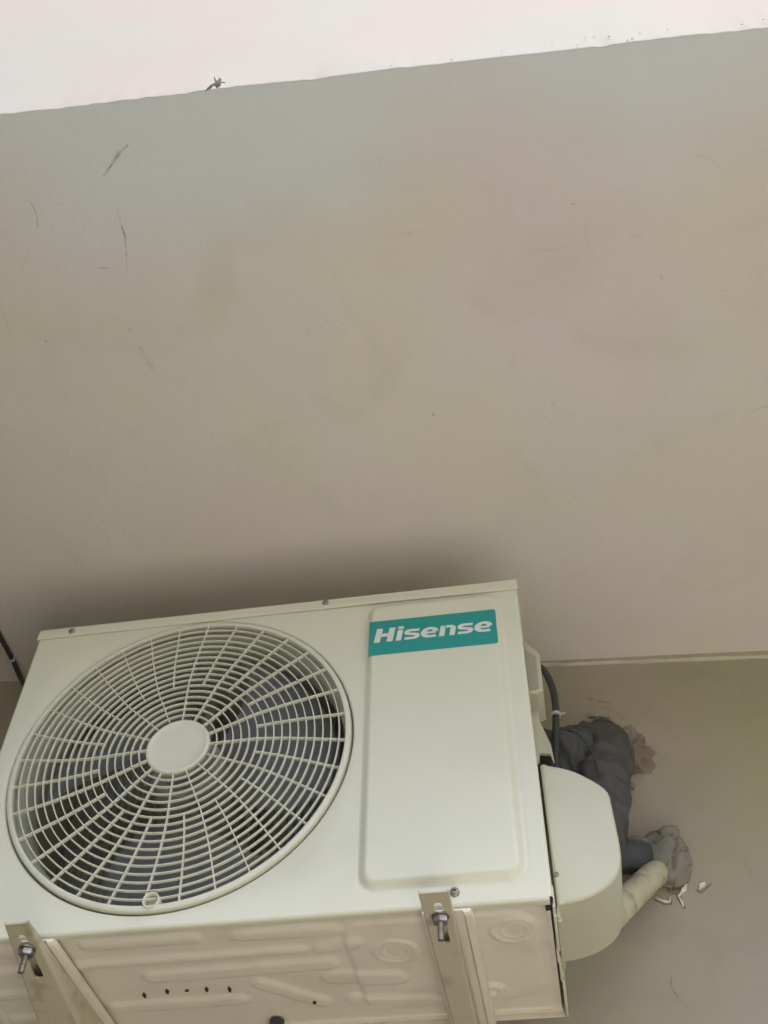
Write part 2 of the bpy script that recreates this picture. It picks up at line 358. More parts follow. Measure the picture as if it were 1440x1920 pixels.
# loose crumbs of plaster on the slab edge; dark scrap hanging from it
bm = bmesh.new()
for x0 in [0.80, 0.86, 0.865, 0.93, 0.955, 0.975, 0.985, 1.0, 1.02, 1.033, 1.04, 1.075, 1.16, 0.72, 1.19, 1.215]:
    r = random.uniform(0.0006, 0.0013); rr = bmesh.ops.create_icosphere(bm, subdivisions=1, radius=r)
    c = Vector((x0+random.uniform(-.006, .006), ey(x0)-0.0015-random.uniform(0, .001), ZC+random.uniform(0.008, 0.035)))
    for v in rr['verts']: v.co = c+Vector((v.co.x*random.uniform(1, 2.2), v.co.y*0.7, v.co.z*random.uniform(0.7, 1.3)))
cr = link('plaster_crumbs', bm, M_mort2, fac); cr['kind'] = 'stuff'
bm = bmesh.new()
base = Vector((0.486, ey(0.486)-0.004, ZC+0.001))
for pts, r in [([(0, 0, 0), (0.004, -0.004, -0.003), (0.008, -0.010, 0.0)], 0.0035), ([(-0.016, 0.004, 0.001), (-0.006, -0.003, -0.002), (0.004, -0.006, -0.002), (0.014, -0.004, 0.0)], 0.0018), ([(0.003, -0.003, 0), (0.0, -0.012, 0.004)], 0.0022)]:
    P = spline([base+Vector(q) for q in pts], 5); tube(bm, P, lambda t, r=r: r*0.75*(0.35+math.sin(math.pi*t)), 8, rough=0.002, rs=300)
tag(link('lint_scrap', bm, M_lint), 'small dark scrap of lint stuck on the pale slab edge at upper left', 'scrap')

# ---------------------------------------------------------------- the outdoor unit
W, H, D = 0.80, 0.5564, 0.3045
FX, FZ = 0.2879, 0.2765; RH = 0.2565
unit = thing('air_conditioner', 'cream outdoor air conditioner unit with a round fan grille on wall brackets', 'air conditioner', (0.4, 0.15, 0.0))
UL = Vector((0.4, 0.15, 0.0))
def U(o):          # parent to the unit while keeping world coordinates
    o.parent = unit; o.matrix_parent_inverse = Matrix.Translation(-UL); return o
XS = 0.5555; ZT = 0.5395
# front panel: left field with the fan opening (polar mesh) + right field with the raised service plate (height field)
bm = bmesh.new(); n = 192; rings = []
corners = [math.atan2(z-FZ, x-FX) for x, z in ((0.004, 0.004), (XS, 0.004), (XS, ZT), (0.004, ZT))]
ths = [2*math.pi*k/n-math.pi for k in range(n)]
for c_ in corners:
    i = min(range(n), key=lambda k: abs(ths[k]-c_)); ths[i] = c_
def edge_pt(th):
    c, s = math.cos(th), math.sin(th); t = 1e9
    if c > 1e-9: t = min(t, (XS-FX)/c)
    if c < -1e-9: t = min(t, (0.004-FX)/c)
    if s > 1e-9: t = min(t, (ZT-FZ)/s)
    if s < -1e-9: t = min(t, (0.004-FZ)/s)
    return t
prof = [(0.0000, 0.016), (0.0000, 0.006), (0.0006, 0.0030), (0.0020, 0.0008), (0.0040, 0.0)]
for dr, y in prof: rings.append([bm.verts.new((FX+(RH+dr)*math.cos(t), y, FZ+(RH+dr)*math.sin(t))) for t in ths])
for f in (0.5, 1.0):
    ring = []
    for t in ths:
        r0 = RH+0.004; r1 = max(edge_pt(t), r0+0.0002); r = r0+(r1-r0)*f
        ring.append(bm.verts.new((FX+r*math.cos(t), 0, FZ+r*math.sin(t))))
    rings.append(ring)
for a, b in zip(rings, rings[1:]):
    for k in range(n): bm.faces.new((a[k], a[(k+1)%n], b[(k+1)%n], b[k]))
# rounded outer edges: left, and the folded lip along the bottom
def strip(bm, pts_a, prof2):
    rows = [[bm.verts.new((x+dx*sx, y+dy, z+dz)) for (x, y, z, sx) in pts_a] for dx, dy, dz in prof2]
    for a, b in zip(rows, rows[1:]):
        for i in range(len(a)-1): bm.faces.new((a[i], a[i+1], b[i+1], b[i]))
strip(bm, [(0.004+(W-0.008)*i/60, 0, 0.004, 0) for i in range(61)], [(0, 0, 0), (0, .0006, -.0022), (0, .0024, -.0038), (0, .0055, -.0044), (0, .012, -.0044), (0, .0125, -.0025), (0, .0125, .006)])
strip(bm, [(0.004, 0, 0.004, 1), (0.004, 0, ZT, 1)], [(0, 0, 0), (-.0022, .0006, 0), (-.0038, .0025, 0), (-.004, .006, 0), (-.004, D-0.002, 0)])
# right field
gx = [XS+(W-0.004-XS)*i/96 for i in range(97)]; gz = [0.004+(ZT-0.004)*j/212 for j in range(213)]
def plate_h(x, z):
    d = -sdf_rr(x, z, 0.5595, 0.7725, 0.0275, 0.5295, 0.024)
    h = 0.0088*sst(0.0, 0.0115, d)-0.0009*math.exp(-((d+0.001)/0.0022)**2)
    return h
grid = [[bm.verts.new((x, -plate_h(x, z), z)) for z in gz] for x in gx]
for i in range(96):
    for j in range(212): bm.faces.new((grid[i][j], grid[i+1][j], grid[i+1][j+1], grid[i][j+1]))
fp = U(link('front_panel', bm, M_panel, angle=50))
bm = bmesh.new()   # right folded edge and side sheet
rows = []
for dx, y in ((-0.004, 0), (-0.0018, 0.0006), (-0.0004, 0.0022), (0, 0.005), (0, D-0.004), (-0.012, D)):
    rows.append([bm.verts.new((W+dx, y, z)) for z in (0.004, 0.2, 0.4, ZT+0.002)])
for a, b in zip(rows, rows[1:]):
    for k in range(3): bm.faces.new((a[k], a[k+1], b[k+1], b[k]))
U(link('side_panel', bm, M_panel))
# top cover with a folded front flange that overlaps the panel
bm = bmesh.new()
box(bm, -0.0015, W+0.0015, -0.0022, D+0.004, H-0.004, H, 0.0014)
rows = []
for i in range(81):
    x = -0.0015+(W+0.003)*i/80
    gap = 0.0010+0.0022*math.exp(-((x-0.60)/0.16)**2)+0.0007*noise.noise(Vector((x*6, 0, 0)))   # flange stands off a little, more to the right
    zb = 0.5344+0.0012*math.sin(x*5)
    rows.append([bm.verts.new(q) for q in ((x, -0.0018, H-0.003), (x, -0.0022-gap*0.4, H-0.012), (x, -0.0018-gap, zb+0.002), (x, -0.0012-gap, zb), (x, 0.0002-gap*0.5, zb+0.0008), (x, 0.0006, H-0.004))])
for a, b in zip(rows, rows[1:]):
    for k in range(5): bm.faces.new((a[k], a[k+1], b[k+1], b[k]))
for s in (0, 1): box(bm, -0.0018 if s == 0 else W, 0 if s == 0 else W+0.0018, 0, D+0.002, 0.533, H-0.003)
U(link('top_cover', bm, M_panel, angle=40))
for x, z in ((0.0573, 0.5455), (0.4897, 0.5485)):
    U(screw(None, (x, -0.0032, z), 'y', 0.0052, 0.0035))
U(screw(None, (0.6813, -0.0002, 0.0182), 'y', 0.0062, 0.004))

# shroud, inner bulkheads, coil, motor mount, fan
bm = bmesh.new(); rows = []
for r, y in ((RH-0.0005, 0.004), (RH-0.003, 0.012), (RH-0.014, 0.022), (RH-0.018, 0.034), (RH-0.017, 0.075), (RH-0.012, 0.085), (RH+0.014, 0.087)):
    rows.append([bm.verts.new((FX+r*math.cos(t), y, FZ+r*math.sin(t))) for t in ths])
for a, b in zip(rows, rows[1:]):
    for k in range(n): bm.faces.new((a[k], a[(k+1)%n], b[(k+1)%n], b[k]))
U(link('fan_shroud', bm, M_shroud))
bm = bmesh.new()
box(bm, 0.565, 0.568, 0.02, D-0.03, 0.01, H-0.01); box(bm, 0.003, 0.568, 0.03, D-0.03, H-0.012, H-0.009)
U(link('bulkhead', bm, M_inner, smooth=False))
bm = bmesh.new(); box(bm, 0.003, 0.565, D-0.034, D-0.002, 0.012, H-0.012)
coil = U(link('coil', bm, M_coil, smooth=False))
bm = bmesh.new()
for k in range(46): box(bm, 0.01+k*0.012, 0.0115+k*0.012, D-0.040, D-0.0345, 0.014, H-0.014)
o = link('coil_fins', bm, M_coil, coil, smooth=False); o['kind'] = 'stuff'
bm = bmesh.new()
for x in (FX-0.045, FX+0.045): box(bm, x-0.012, x+0.012, 0.20, 0.215, 0.01, H-0.012, 0.002)
U(link('motor_mount', bm, M_inner))
bm = bmesh.new()
tube(bm, [Vector((FX, y, FZ)) for y in (0.12, 0.125, 0.19, 0.2)], lambda t: 0.05 if 0 < t < 1 else 0.044, 32)
U(link('fan_motor', bm, M_inner))
fan = bpy.data.objects.new('fan', None); C.objects.link(fan); U(fan)
bm = bmesh.new()
tube(bm, [Vector((FX, y, FZ)) for y in (0.036, 0.040, 0.048, 0.105)], lambda t: (0.040, 0.052, 0.056, 0.057)[min(3, int(t*3+0.01))], 40)
link('fan_hub', bm, M_fan, fan)
for b_ in range(3):
    bm = bmesh.new(); rows = []
    for i in range(19):
        s = i/18; r = 0.054+0.172*s; row = []
        a0 = math.radians(120*b_+14+26*s*s); wa = math.radians(62+22*math.sin(math.pi*min(1, s*0.8)))*(1-0.12*s)
        for j in range(17):
            u = j/16; a = a0+wa*(u-0.5); rr = r-(0.02*(2*u-1)**4 if s > 0.9 else 0)
            y = 0.102-0.058*u+0.006*math.sin(math.pi*u)
            row.append(bm.verts.new((FX+rr*math.cos(a), y, FZ+rr*math.sin(a))))
        rows.append(row)
    for a, b in zip(rows, rows[1:]):
        for k in range(16): bm.faces.new((a[k], a[k+1], b[k+1], b[k]))
    bmesh.ops.solidify(bm, geom=bm.faces[:], thickness=0.0025)
    link('fan_blade', bm, M_fan, fan)

# fan grille
grille = bpy.data.objects.new('fan_grille', None); C.objects.link(grille); U(grille)
def dome(r): return -0.0035-0.0075*(1-sst(0.04, 0.25, r))
def ring_mesh(r, w, y0, dep, seg=128):
    bm = bmesh.new(); rows = []
    for dr, y in ((-w*.5, y0+dep), (-w*.5, y0+w*.35), (-w*.28, y0), (w*.28, y0), (w*.5, y0+w*.35), (w*.5, y0+dep)):
        rows.append([bm.verts.new((FX+(r+dr)*math.cos(2*math.pi*k/seg), y, FZ+(r+dr)*math.sin(2*math.pi*k/seg))) for k in range(seg)])
    for j in range(6):
        a, b = rows[j], rows[(j+1) % 6]
        for k in range(seg): bm.faces.new((a[k], a[(k+1)%seg], b[(k+1)%seg], b[k]))
    return bm
for k in range(16):
    r = 0.0578+0.01195*k
    link('ring', ring_mesh(r, 0.0018, dome(r), 0.0048, 96 if k < 8 else 160), M_grille, grille, angle=40)
bm = bmesh.new(); rows = []
for r, y in ((0.2462, 0.010), (0.2462, -0.0030), (0.2468, -0.0042), (0.2482, -0.0046), (0.2520, -0.0040), (0.2538, -0.0028), (0.2543, -0.0008), (0.2543, 0.010)):
    rows.append([bm.verts.new((FX+r*math.cos(t), y, FZ+r*math.sin(t))) for t in ths])
for j in range(len(rows)):
    a, b = rows[j], rows[(j+1) % len(rows)]
    for k in range(n): bm.faces.new((a[k], a[(k+1)%n], b[(k+1)%n], b[k]))
link('grille_frame', bm, M_grille, grille)
bm = bmesh.new(); rows = []
for r, y in ((0.046, 0.004), (0.0478, -0.0085), (0.0474, -0.0108), (0.0458, -0.0124), (0.0435, -0.0128), (0.0425, -0.0122), (0.030, -0.0123), (0.015, -0.01235)):
    rows.append([bm.verts.new((FX+r*math.cos(t), y, FZ+r*math.sin(t))) for t in ths[::3]])
m_ = len(rows[0])
for a, b in zip(rows, rows[1:]):
    for k in range(m_): bm.faces.new((a[k], a[(k+1)%m_], b[(k+1)%m_], b[k]))
bm.faces.new(rows[-1])
link('hub_cap', bm, M_grille, grille, angle=60)
def spoke_mesh(r0, r1, w, dep, a_ref):
    bm = bmesh.new(); rows = []; N_ = 22
    for i in range(N_+1):
        r = r0+(r1-r0)*i/N_; a = math.radians(a_ref+5.4*(1-sst(0.06, 0.30, r)) if r > 0.117 else a_ref+5.4*(1-sst(0.06, 0.30, 0.117))-0.6*(0.117-r)/0.07)
        s = Vector((-math.sin(a), 0, math.cos(a))); c = Vector((FX+r*math.cos(a), 0, FZ+r*math.sin(a))); y0 = dome(r)+0.0006
        rows.append([bm.verts.new(c+s*q+Vector((0, y, 0))) for q, y in ((-w*.5, y0+dep), (-w*.5, y0+w*.3), (-w*.25, y0), (w*.25, y0), (w*.5, y0+w*.3), (w*.5, y0+dep))])
    for a, b in zip(rows, rows[1:]):
        for k in range(6): bm.faces.new((a[k], a[(k+1)%6], b[(k+1)%6], b[k]))
    bm.faces.new(rows[0]); bm.faces.new(rows[-1]); return bm
for k in range(32):
    full = k % 2 == 0; a_ref = -0.7+11.25*k-2.0
    r1 = 0.2475 if k != 24 else 0.2325
    link('spoke', spoke_mesh(0.046 if full else 0.1172, r1, 0.0019, 0.0060, a_ref), M_grille, grille, angle=40)
bm = bmesh.new(); bx, bz = FX+0.2405*math.cos(math.radians(-89.2)), FZ+0.2405*math.sin(math.radians(-89.2)); rows = []
for r, y in ((0.0113, 0.008), (0.0113, -0.0062), (0.0108, -0.0070), (0.0096, -0.0070), (0.0090, -0.0062), (0.0086, 0.0055)):
    rows.append([bm.verts.new((bx+r*math.cos(2*math.pi*k/32), y, bz+r*math.sin(2*math.pi*k/32))) for k in range(32)])
for a, b in zip(rows, rows[1:]):
    for k in range(32): bm.faces.new((a[k], a[(k+1)%32], b[(k+1)%32], b[k]))
bm.faces.new(rows[-1])
link('screw_cup', bm, M_grille, grille)

# teal name plate with its lettering
SX0, SX1, SZ0, SZ1 = 0.5650, 0.7632, 0.4160, 0.4872; SY = -0.0096
bm = bmesh.new(); prof = []
for cx, cz, a0 in ((SX1-.004, SZ1-.004, 0), (SX0+.001, SZ1-.001, 90), (SX0+.001, SZ0+.001, 180), (SX1-.004, SZ0+.004, 270)):
    r = 0.004 if a0 in (0, 270) else 0.001
    for k in range(6):
        a = math.radians(a0+18*k); prof.append((cx+r*math.cos(a), cz+r*math.sin(a)))
extrude_profile(bm, prof, SY, SY+0.0012, 0.0003)
plate = U(link('name_plate', bm, M_teal))
def ribbon2(bm, P, hw):
    """constant-thickness stroke along a 2-D path; hw = (half thickness for vertical, for horizontal runs)"""
    rows = []; n_ = len(P)
    for i in range(n_):
        if i == 0: t = P[1]-P[0]
        elif i == n_-1: t = P[-1]-P[-2]
        else: t = (P[i]-P[i-1]).normalized()+(P[i+1]-P[i]).normalized()
        t.normalize(); s = Vector((-t.y, t.x))
        rows.append((P[i]+Vector((s.x*hw[0], s.y*hw[1])), P[i]-Vector((s.x*hw[0], s.y*hw[1]))))
    return rows
def letter(strokes, ox, oz, sx, sz):
    bm = bmesh.new()
    for P in strokes:
        P, hw = P
        rows = ribbon2(bm, [Vector(p) for p in P], hw); vv = []
        for a, b in rows:
            q = []
            for p in (a, b):
                X = ox+p.x*sx+(p.y*sz)*0.17; q.append(bm.verts.new((X, SY-0.0004, oz+p.y*sz)))
            vv.append(q)
        for a, b in zip(vv, vv[1:]): bm.faces.new((a[0], a[1], b[1], b[0]))
    r = bmesh.ops.extrude_face_region(bm, geom=bm.faces[:])
    for v in r['geom']:
        if isinstance(v, bmesh.types.BMVert): v.co.y += 0.0006
    return link('letter', bm, M_white, plate, smooth=False)
def arc(cx, cz, rx, rz, a0, a1, k=10): return [(cx+rx*math.cos(math.radians(a0+(a1-a0)*i/k)), cz+rz*math.sin(math.radians(a0+(a1-a0)*i/k))) for i in range(k+1)]
v_, h_ = 0.16, 0.11
Hs = [([(0.16, 0), (0.16, 1.0)], (0.16, .1)), ([(0.84, 0), (0.84, 1.0)], (0.16, .1)), ([(0.3, 0.5), (0.7, 0.5)], (.1, 0.115))]
Is = [([(0.5, 0), (0.5, 0.78)], (0.5, .1)), ([(0.5, 0.86), (0.5, 1.06)], (0.5, .1))]
hs = (0.17, 0.105)
Ss = [([(0.93, 0.86)]+[(0.38, 0.875)]+arc(0.30, 0.70, 0.16, 0.175, 110, 235, 8)+arc(0.70, 0.30, 0.16, 0.175, 55, -70, 8)+[(0.62, 0.12), (0.07, 0.12)], hs)]
Es = [([(0.28, 0.47), (0.86, 0.47)], (0.1, 0.085)), (arc(0.5, 0.49, 0.36, 0.385, -2, 270, 26)[1:]+[(0.62, 0.105), (0.93, 0.115)], hs)]
Ns = [([(0.17, 0), (0.17, 0.98)], (0.17, .1)), ([(0.25, 0.875), (0.62, 0.875)]+arc(0.62, 0.66, 0.21, 0.215, 80, 0, 6)+[(0.83, 0)], (0.17, 0.105))]
sw = SX1-SX0; bzl = SZ0+0.0255
def place(S_, f0, f1, h): letter(S_, SX0+sw*f0, bzl, sw*(f1-f0), h)
place(Hs, 0.040, 0.187, 0.0285); place(Is, 0.212, 0.254, 0.0275)
place(Ss, 0.272, 0.392, 0.0218); place(Es, 0.405, 0.535, 0.0218); place(Ns, 0.550, 0.672, 0.0218)
place(Ss, 0.688, 0.808, 0.0218); place(Es, 0.822, 0.955, 0.0218)

# base pan with pressed beads, knock-outs and drain slots
cap = lambda x, y, x0, y0, x1, y1, r: (lambda t: math.hypot(x-(x0+(x1-x0)*t), y-(y0+(y1-y0)*t))-r)(min(max(((x-x0)*(x1-x0)+(y-y0)*(y1-y0))/((x1-x0)**2+(y1-y0)**2+1e-9), 0), 1))
beads = [(0.20, 0.036, 0.34, 0.036, .010, .004), (0.40, 0.037, 0.52, 0.039, .011, .0045), (0.17, 0.085, 0.47, 0.082, .008, .004),
         (0.50, 0.085, 0.545, 0.070, .010, .003), (0.26, 0.128, 0.50, 0.122, .013, .004), (0.185, 0.205, 0.36, 0.205, .012, .004),
         (0.40, 0.165, 0.47, 0.225, .012, .004), (0.50, 0.16, 0.58, 0.165, .016, .0035), (0.52, 0.225, 0.62, 0.235, .014, .004),
         (0.03, 0.09, 0.115, 0.09, .010, .004), (0.03, 0.15, 0.11, 0.15, .010, .004), (0.03, 0.22, 0.11, 0.22, .010, .004), (0.07, 0.035, 0.10, 0.035, .010, .004)]
def base_h(x, y):
    h = 0.0
    for x0, y0, x1, y1, r, d in beads: h += d*1.05*sst(0.007, -0.006, cap(x, y, x0, y0, x1, y1, r))
    for cx, cy, r1, r2 in ((0.592, 0.098, .029, .0155), (0.7475, 0.066, .030, .0155)):
        q = math.hypot(x-cx, y-cy); h += 0.0028*sst(r1+.004, r1-.003, q)-0.0022*math.exp(-((q-r1+.009)/.003)**2); 
        if q < r2+.002: h -= 0.003*sst(r2+.0012, r2-.0012, q)
    q = math.hypot(x-0.705, y-0.214); h += 0.005*sst(.021, .012, q)-0.004*sst(.011, .007, q)
    d = sdf_rr(x, y, 0.53, 0.775, 0.026, 0.250, 0.035); h += 0.0035*sst(.003, -.006, d)
    d2 = sdf_rr(x, y, 0.015, 0.79, 0.014, 0.285, 0.02); h -= 0.0025*sst(.004, -.004, d2)
    return h
bm = bmesh.new(); NX, NYb = 300, 112
grid = [[bm.verts.new((0.003+(W-0.008)*i/NX, 0.0125+(D-0.032)*j/NYb, 0.0015-base_h(0.003+(W-0.008)*i/NX, 0.0125+(D-0.032)*j/NYb)*1.0)) for j in range(NYb+1)] for i in range(NX+1)]
for i in range(NX):
    for j in range(NYb): bm.faces.new((grid[i][j], grid[i+1][j], grid[i+1][j+1], grid[i][j+1]))
base = U(link('base_pan', bm, M_base, angle=80))
for i, (x, y, a, b) in enumerate([(0.2324, 0.1745, .0020, .0060), (0.2668, 0.1684, .0022, .0052), (0.2944, 0.1691, .0028, .0012), (0.3219, 0.1698, .0022, .0050), (0.3528, 0.1739, .0020, .0062), (0.4618, 0.2177, .0026, .0022)]):
    bm = bmesh.new(); tube(bm, [Vector((x, y, z)) for z in (-0.0012, 0.004)], 1.0, 12)
    for v in bm.verts: v.co.x = x+(v.co.x-x)*a; v.co.y = y+(v.co.y-y)*b*1.0; v.co.z = v.co.z-base_h(x, y)
    o = link('drain_slot', bm, M_dark, base)
bm = bmesh.new(); tube(bm, [Vector((0.3975, 0.268, z)) for z in (-0.014, -0.013, -0.004, 0.001)], lambda t: 0.0085 if t < .1 else 0.0105, 20)
link('drain_plug', bm, M_cable, base)
bm = bmesh.new()    # rear edge: step up, then a thin return flange
box(bm, 0.004, W-0.004, D-0.0195, D-0.0165, -0.002, 0.012); box(bm, 0.004, W-0.001, D-0.0055, D-0.0040, -0.0035, 0.014, 0.0005)
box(bm, 0.004, W-0.004, D-0.017, D-0.006, 0.009, 0.012)
link('rear_flange', bm, M_base, base)
bm = bmesh.new()    # right edge: folded side-panel hem with notches
for y0, y1, dx, z0 in ((0.020, 0.036, 0.0, 0.001), (0.036, 0.120, 0.0, -0.003), (0.120, 0.150, -0.0015, -0.003), (0.150, 0.2, 0.0, -0.003), (0.203, 0.302, 0.0015, -0.0045)):
    box(bm, W-0.0022+dx, W+0.0014+dx, y0, y1, z0, 0.03, 0.0006)
U(link('side_hem', bm, M_panel))
bm = bmesh.new(); box(bm, W+0.002, W+0.0065, 0.045, 0.175, 0.001, 0.016, 0.0008); box(bm, W+0.002, W+0.008, 0.05, 0.075, -0.002, 0.003, 0.0008); box(bm, W+0.0015, W+0.004, 0.175, 0.2, -0.001, 0.014, 0.0006)
U(link('cover_tab', bm, M_cover))
bm = bmesh.new(); box(bm, W-0.0105, W-0.005, 0.0135, 0.0255, -0.0004, 0.0012)  # dark box stands in for the shade at the panel corner
U(link('corner_gap_shade', bm, M_dark, smooth=False))

# feet: shallow steel channels under the base
def foot(x0, x1):
    bm = bmesh.new(); w = x1-x0
    pr = [(0, 0.0), (0.002, -0.0062), (0.010, -0.0068), (0.0125, -0.0018), (w-0.0125, -0.0018), (w-0.010, -0.0068), (w-0.002, -0.0062), (w, 0.0), (w-0.002, 0.002), (0.002, 0.002)]
    cols = []
    for y, s in ((0.002, 0.55), (0.004, 0.85), (0.010, 1), (0.15, 1), (D, 1)):
        cols.append([bm.verts.new((x0+w/2+(a-w/2)*(0.94 if s < 1 else 1), y, b*s-0.0035)) for a, b in pr])
    m_ = len(pr)
    for a, b in zip(cols, cols[1:]):
        for k in range(m_): bm.faces.new((a[k], a[(k+1)%m_], b[(k+1)%m_], b[k]))
    bm.faces.new(cols[0]); bm.faces.new(cols[-1])
    return U(link('foot', bm, M_base))
foot(0.6375, 0.7025); foot(0.112, 0.171)

# carry handle, valve plate, valve cover on the right side
bm = bmesh.new()
rim = [(0.800, 0.5335), (0.8245, 0.503), (0.8228, 0.424), (0.8115, 0.4185), (0.800, 0.421)]
extrude_profile(bm, rim, 0.118, 0.19, 0.0025)
inner = bmesh.new()
hd = U(link('carry_handle', bm, M_cover))
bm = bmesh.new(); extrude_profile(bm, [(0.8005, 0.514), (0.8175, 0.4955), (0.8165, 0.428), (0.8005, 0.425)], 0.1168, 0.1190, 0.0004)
link('handle_recess_shade', bm, mat('handle_shade', (0.38, 0.37, 0.30), 0.5), hd)  # thin darker plate, shade of the recess put into its colour
bm = bmesh.new(); extrude_profile(bm, [(0.800, 0.47), (0.8118, 0.4515), (0.8117, 0.3979), (0.8243, 0.3505), (0.8262, 0.3190), (0.8245, 0.3190), (0.8215, 0.3335), (0.8055, 0.3360), (0.8035, 0.320), (0.800, 0.320)], 0.16, 0.166, 0.0006)
U(link('valve_plate', bm, M_cover))
bm = bmesh.new(); box(bm, 0.8015, 0.823, 0.185, 0.19, 0.28, 0.36)  # dark box stands in for the shade behind the valve plate
U(link('valve_gap_shade', bm, M_dark, smooth=False))
top = [(0.8035, 0.2185), (0.8180, 0.2165), (0.8302, 0.2126), (0.8410, 0.2080), (0.8508, 0.2025), (0.8605, 0.1955), (0.8703, 0.1874), (0.8780, 0.1803), (0.8845, 0.1733), (0.8882, 0.1670), (0.8898, 0.1600)]
rt = [(0.8908, 0.1276), (0.8918, 0.0879), (0.8908, 0.0690), (0.8875, 0.0545), (0.8815, 0.0425), (0.8730, 0.0330), (0.8610, 0.0245), (0.8476, 0.0180), (0.8330, 0.0135), (0.8180, 0.0105), (0.8035, 0.0095)]
bm = bmesh.new(); extrude_profile(bm, top+rt, 0.030, 0.172, 0.0052)
cov = U(link('valve_cover', bm, M_cover, angle=50))
screw(cov, (0.8075, 0.0302, 0.0500), 'y', 0.0036, 0.002)

# ---------------------------------------------------------------- wall brackets that carry the unit
def stadium(cx, cy, w, l, k=8):
    out = []
    for i in range(2*k+2):
        if i <= k: a = math.pi*i/k; out.append((cx+w/2*math.cos(a), cy+(l-w)/2+w/2*math.sin(a)))
        else: a = math.pi+math.pi*(i-k-1)/k; out.append((cx+w/2*math.cos(a), cy-(l-w)/2+w/2*math.sin(a)))
    return out
def bracket(x0, x1, label, slot_dx, slope, fl, sl=0.085, tip=-0.058):
    xc = (x0+x1)/2; root = thing('wall_bracket', label, 'bracket', (xc, wy(xc), -0.1), 'painted steel wall brackets under the unit')
    inv = Matrix.Translation(-Vector((xc, wy(xc), -0.1)))
    def K(o): o.parent = root; o.matrix_parent_inverse = inv; return o
    skew = 0
    def zb(y): return -0.0145-slope*(y-tip)
    def xl(x, y): return x-fl*(y+0.03)*(1-(x-x0)/(x1-x0))          # the left fold flares out towards the wall
    bm = bmesh.new(); yE = wy(xc)-0.004
    slot = stadium(0, 0.0, 0.0098, sl); sc = Vector((xc+slot_dx, 0.005))
    # underside: polar band around the slot up to a local rectangle, then the run to the wall
    yA, yB = tip, 0.075; w2 = (x1-x0)/2
    def rect_pt(px, py):
        # scale ray from slot centre to local rectangle
        L_, R_, T_, B_ = x0-sc.x, x1-sc.x, yB-sc.y, yA-sc.y; t = 1e9
        if px > 1e-6: t = min(t, R_/px)
        if px < -1e-6: t = min(t, L_/px)
        if py > 1e-6: t = min(t, T_/py)
        if py < -1e-6: t = min(t, B_/py)
        return px*t, py*t
    sp = [(px, py) for px, py in slot]
    # add straight-side samples
    full = []
    for i in range(len(sp)):
        a, b = sp[i], sp[(i+1) % len(sp)]; full.append(a)
        if abs(a[1]-b[1]) > sl*0.5:
            for q in range(1, 12): full.append((a[0]+(b[0]-a[0])*q/12, a[1]+(b[1]-a[1])*q/12))
    outer = [rect_pt(*q) for q in full]
    for cxr, cyr in ((x0-sc.x, yB-sc.y), (x1-sc.x, yB-sc.y), (x0-sc.x, yA-sc.y), (x1-sc.x, yA-sc.y)):
        i = min(range(len(outer)), key=lambda k: abs(math.atan2(outer[k][1], outer[k][0])-math.atan2(cyr, cxr))); outer[i] = (cxr, cyr)
    def vv(x, y): 
        return bm.verts.new((xl(sc.x+x, sc.y+y), sc.y+y, zb(sc.y+y)))
    ra = [vv(*q) for q in full]; rb = [vv(*q) for q in outer]
    up = [bm.verts.new(v.co+Vector((0, 0, 0.0028))) for v in ra]
    m_ = len(full)
    for k in range(m_):
        bm.faces.new((ra[k], ra[(k+1)%m_], rb[(k+1)%m_], rb[k])); bm.faces.new((up[k], up[(k+1)%m_], ra[(k+1)%m_], ra[k]))
    ys = [yB+(yE-yB)*i/14 for i in range(15)]
    def runv(xx, y, z): return bm.verts.new((xl(xx, y), y, z))
    rows = [[runv(x0, y, zb(y)), runv(x1, y, zb(y))] for y in ys]
    for a, b in zip(rows, rows[1:]): bm.faces.new((a[0], a[1], b[1], b[0]))
    # side webs with small rounded fold
    ys2 = [tip+(yE-tip)*i/24 for i in range(25)]
    for xs_, sg in ((x0, -1), (x1, 1)):
        rr = []
        for y in ys2: rr.append([runv(xs_, y, zb(y)), runv(xs_+sg*0.0012, y, zb(y)+0.0006), runv(xs_+sg*0.0018, y, zb(y)+0.002), runv(xs_+sg*0.0018, y, -0.0108), runv(xs_-sg*0.001, y, -0.0108), runv(xs_-sg*0.001, y, zb(y)+0.0026)])
        for a, b in zip(rr, rr[1:]):
            for k in range(5): bm.faces.new((a[k], a[k+1], b[k+1], b[k]))
        bm.faces.new(rr[0])
    t0 = [runv(x0, tip, zb(tip)), runv(x1, tip, zb(tip)), runv(x1, tip, zb(tip)+0.0022), runv(x0, tip, zb(tip)+0.0022)]
    bm.faces.new(t0)
    K(link('arm', bm, M_arm, angle=40, recalc=True))
    bm = bmesh.new(); y = wy(xc); box(bm, xc-0.02, xc+0.02, y-0.006, y-0.001, -0.40, -0.012, 0.001)
    K(link('wall_rail', bm, M_arm))
    # bolt, washer, nut
    bx_, by_ = xc+slot_dx, -0.012; z0 = zb(by_)
    bt = bpy.data.objects.new('bolt', None); C.objects.link(bt); K(bt)
    bm = bmesh.new(); tube(bm, [Vector((bx_+skew*by_, by_, z)) for z in (z0-0.0022, z0-0.0004)], 0.0108, 28)
    link('washer', bm, M_bolt, bt)
    bm = bmesh.new(); tube(bm, [Vector((bx_, by_, z)) for z in (z0-0.0100, z0-0.0092, z0-0.0030, z0-0.0023)], lambda t: 0.0085 if t in (0, 1) else 0.0097, 6)
    link('nut', bm, M_bolt, bt, angle=30)
    bm = bmesh.new(); P = [Vector((bx_, by_, z0-0.002-0.030*i/48)) for i in range(49)]
    tube(bm, P, lambda t: 0.0026 if t > 0.985 else 0.0036+0.00035*(round(t*48) % 2), 14)
